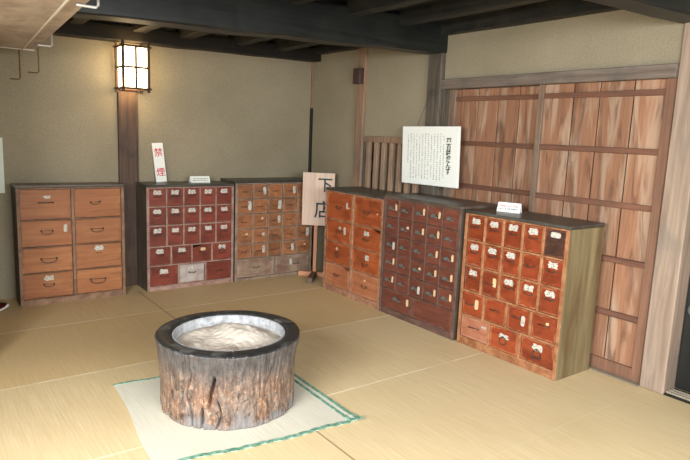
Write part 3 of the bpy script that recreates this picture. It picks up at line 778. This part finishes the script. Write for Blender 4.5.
def annulus(bm, prof, n=96, wob=0, wid=None):
    """profile (r, z) swept round; closed ends stay open"""
    rr = []
    for r, z in prof:
        rr.append([bm.verts.new(((r*(1+wob*math.sin(3*2*PI*i/n+1)))*math.cos(2*PI*i/n-PI), (r*(1+wob*math.sin(3*2*PI*i/n+1)))*math.sin(2*PI*i/n-PI), z)) for i in range(n)])
    for a, b in zip(rr, rr[1:]):
        for i in range(n): bm.faces.new((a[i], a[(i+1) % n], b[(i+1) % n], b[i]))
    bmesh.ops.recalc_face_normals(bm, faces=bm.faces[:])
bm = bmesh.new(); rim_rings = []
NR = 300
for j, (f, z) in enumerate(((1.0, BHt-.004), (.985, BHt+.003), (.93, BHt+.006), (.84, BHt+.006), (.805, BHt+.003), (.795, BHt-.012))):
    ring = []
    for i in range(NR):
        th = -PI+2*PI*i/NR
        base = rad(th, BHt)
        slit = 0
        for t0 in (2.55, 2.1, 1.7, 1.35, -.2, -1.98, -2.9, .6): slit = max(slit, math.exp(-((th-t0-.01*math.sin(j*2))/.009)**2))
        r = base*f if f > .9 else RT*f
        ring.append(bm.verts.new((r*math.cos(th), r*math.sin(th), z-.006*slit)))
    rim_rings.append(ring)
for a, b in zip(rim_rings, rim_rings[1:]):
    for i in range(NR): bm.faces.new((a[i], a[(i+1) % NR], b[(i+1) % NR], b[i]))
obj('charred_rim', bm, 'rim', br, smooth=True)
bm = bmesh.new(); annulus(bm, [(.288, BHt-.010), (.286, BHt-.002), (.280, BHt-.001), (.274, BHt-.008), (.268, BHt-.12), (.2, BHt-.14)])
obj('liner', bm, 'liner', br, smooth=True)
# ash filling: uneven heaped surface
bm = bmesh.new(); n, m = 160, 44; rows = []
for j in range(m+1):
    r = .2705*j/m; ring = []
    for i in range(n):
        th = 2*PI*i/n; x, y = r*math.cos(th), r*math.sin(th)
        z = .018*mn.noise(Vector((x*7+3, y*7, 1))) + .020*abs(mn.noise(Vector((x*8, y*8, 5)))) + .008*abs(mn.noise(Vector((x*27, y*27, 2)))) + .045*math.exp(-((x-.05)**2+(y-.10)**2)/.012) + .030*math.exp(-((x-.13)**2+(y+.0)**2)/.006)
        ring.append(bm.verts.new((x, y, z*(1-(j/m)**6*.6))))
    rows.append(ring)
for a, b in zip(rows, rows[1:]):
    for i in range(n): bm.faces.new((a[i], a[(i+1) % n], b[(i+1) % n], b[i]))
bmesh.ops.remove_doubles(bm, verts=bm.verts[:], dist=1e-5)
tag(obj('ash', bm, 'ash', loc=(cx, cy, BHt-.048), smooth=True), 'pale heaped ash filling the log brazier', 'ash', kind='stuff')

# ------------------------------------------------------------------ mat under the brazier
A_, B_, C_, D_ = Vector((.832, 3.165, 0)), Vector((1.762, 3.10, 0)), Vector((1.738, 2.135, 0)), Vector((.762, 2.25, 0))
def mat_pt(u, v):
    p = (A_*(1-u)+B_*u)*(1-v) + (D_*(1-u)+C_*u)*v
    edge = max(0, abs(v-.5)-.38)/.12
    p.y += .012*math.sin(u*7+1)*v*(1-.4*u); p.x += .012*math.sin(v*6)*(1-u)*.8
    inside = math.hypot(p.x-cx, p.y-cy) < .40
    p.z = .0055 + (0 if inside else .0035*(1+math.sin(u*21+v*4))*edge*.6)
    if u > .95 and v > .93: p.z += .004
    return p
def strip(f, nu, nv, th):
    bm = bmesh.new(); g = [[bm.verts.new(f(i/nu, j/nv)) for j in range(nv+1)] for i in range(nu+1)]
    for i in range(nu):
        for j in range(nv): bm.faces.new((g[i][j], g[i][j+1], g[i+1][j+1], g[i+1][j]))
    bmesh.ops.recalc_face_normals(bm, faces=bm.faces[:])
    if sum(f_.normal.z for f_ in bm.faces) < 0: bmesh.ops.reverse_faces(bm, faces=bm.faces[:])
    bmesh.ops.solidify(bm, geom=bm.faces[:], thickness=th)
    return bm
mt = tag(obj('rush_mat', strip(mat_pt, 60, 60, .004), 'rush', smooth=False), 'pale square rush mat with green cloth edging under the log brazier', 'mat')
up = Vector((0, 0, .0025))
obj('edge_binding', strip(lambda u, v: mat_pt(u, .978+.026*v + .003*math.sin(u*90))+up, 80, 2, .003), 'binding', mt)
obj('edge_binding', strip(lambda u, v: mat_pt(u, -.006+.016*v)+up, 60, 2, .003), 'binding', mt)
obj('edge_binding', strip(lambda u, v: mat_pt(.985+.019*u, v)+up, 2, 60, .003), 'binding', mt)
obj('edge_binding', strip(lambda u, v: mat_pt(.945+.018*u, v)+up*.6, 2, 60, .002), 'binding', mt)
bm = bmesh.new()
for k in range(9):
    p = mat_pt(1, 1)+Vector((0, 0, .002)); a = random.uniform(-1.2, .5)
    tube(bm, [p, p+Vector((math.cos(a)*.02, math.sin(a)*.02, .006)), p+Vector((math.cos(a)*.025, math.sin(a)*.025, .004))], .0016, 5)
obj('frayed_corner', bm, 'binding', mt)

# ------------------------------------------------------------------ light
def area(name, loc, rot, sx, sy, e, col):
    l = bpy.data.lights.new(name, 'AREA'); l.shape = 'RECTANGLE'; l.size = sx; l.size_y = sy; l.energy = e; l.color = col
    o = bpy.data.objects.new(name, l); C.objects.link(o); o.location = loc; o.rotation_euler = rot
    return o
def aim(loc, to): return (Vector(to)-Vector(loc)).to_track_quat('-Z', 'Y').to_euler()
p = (-1.5, .5, 1.9); area('daylight_left_opening', p, aim(p, (.5, 1.5, .1)), 2.4, 1.5, 235, (.95, .98, 1.0))
p = (.9, -1.6, 1.9); area('front_flash_fill', p, aim(p, (1.4, 2.0, .3)), 2.8, 1.3, 155, (.96, .985, 1.0))  # added fill light behind the camera, giving a flash-like falloff
wd = bpy.data.worlds.new('sky'); bpy.context.scene.world = wd; wd.use_nodes = True
wd.node_tree.nodes['Background'].inputs[0].default_value = (.85, .92, 1, 1); wd.node_tree.nodes['Background'].inputs[1].default_value = .6

# ------------------------------------------------------------------ camera
yaw, pitch, roll, f = 0.64056363, -0.15906161, 0.0406315, 591.597
fw = Vector((math.sin(yaw)*math.cos(pitch), math.cos(yaw)*math.cos(pitch), math.sin(pitch)))
r0 = Vector((math.cos(yaw), -math.sin(yaw), 0)); u0 = r0.cross(fw)
r_ = math.cos(roll)*r0 + math.sin(roll)*u0; u_ = -math.sin(roll)*r0 + math.cos(roll)*u0
cam = bpy.data.cameras.new('camera'); cam.sensor_width = 36; cam.lens = f/690*36; cam.clip_start = .02
co = bpy.data.objects.new('camera', cam); C.objects.link(co)
co.matrix_world = Matrix(((r_.x, u_.x, -fw.x, 0), (r_.y, u_.y, -fw.y, 0), (r_.z, u_.z, -fw.z, 1.4), (0, 0, 0, 1)))
sc = bpy.context.scene; sc.camera = co
sc.view_settings.view_transform = 'Standard'; sc.view_settings.look = 'None'; sc.view_settings.gamma = 1; sc.view_settings.use_curve_mapping = False
sc.view_settings.exposure = 1.0
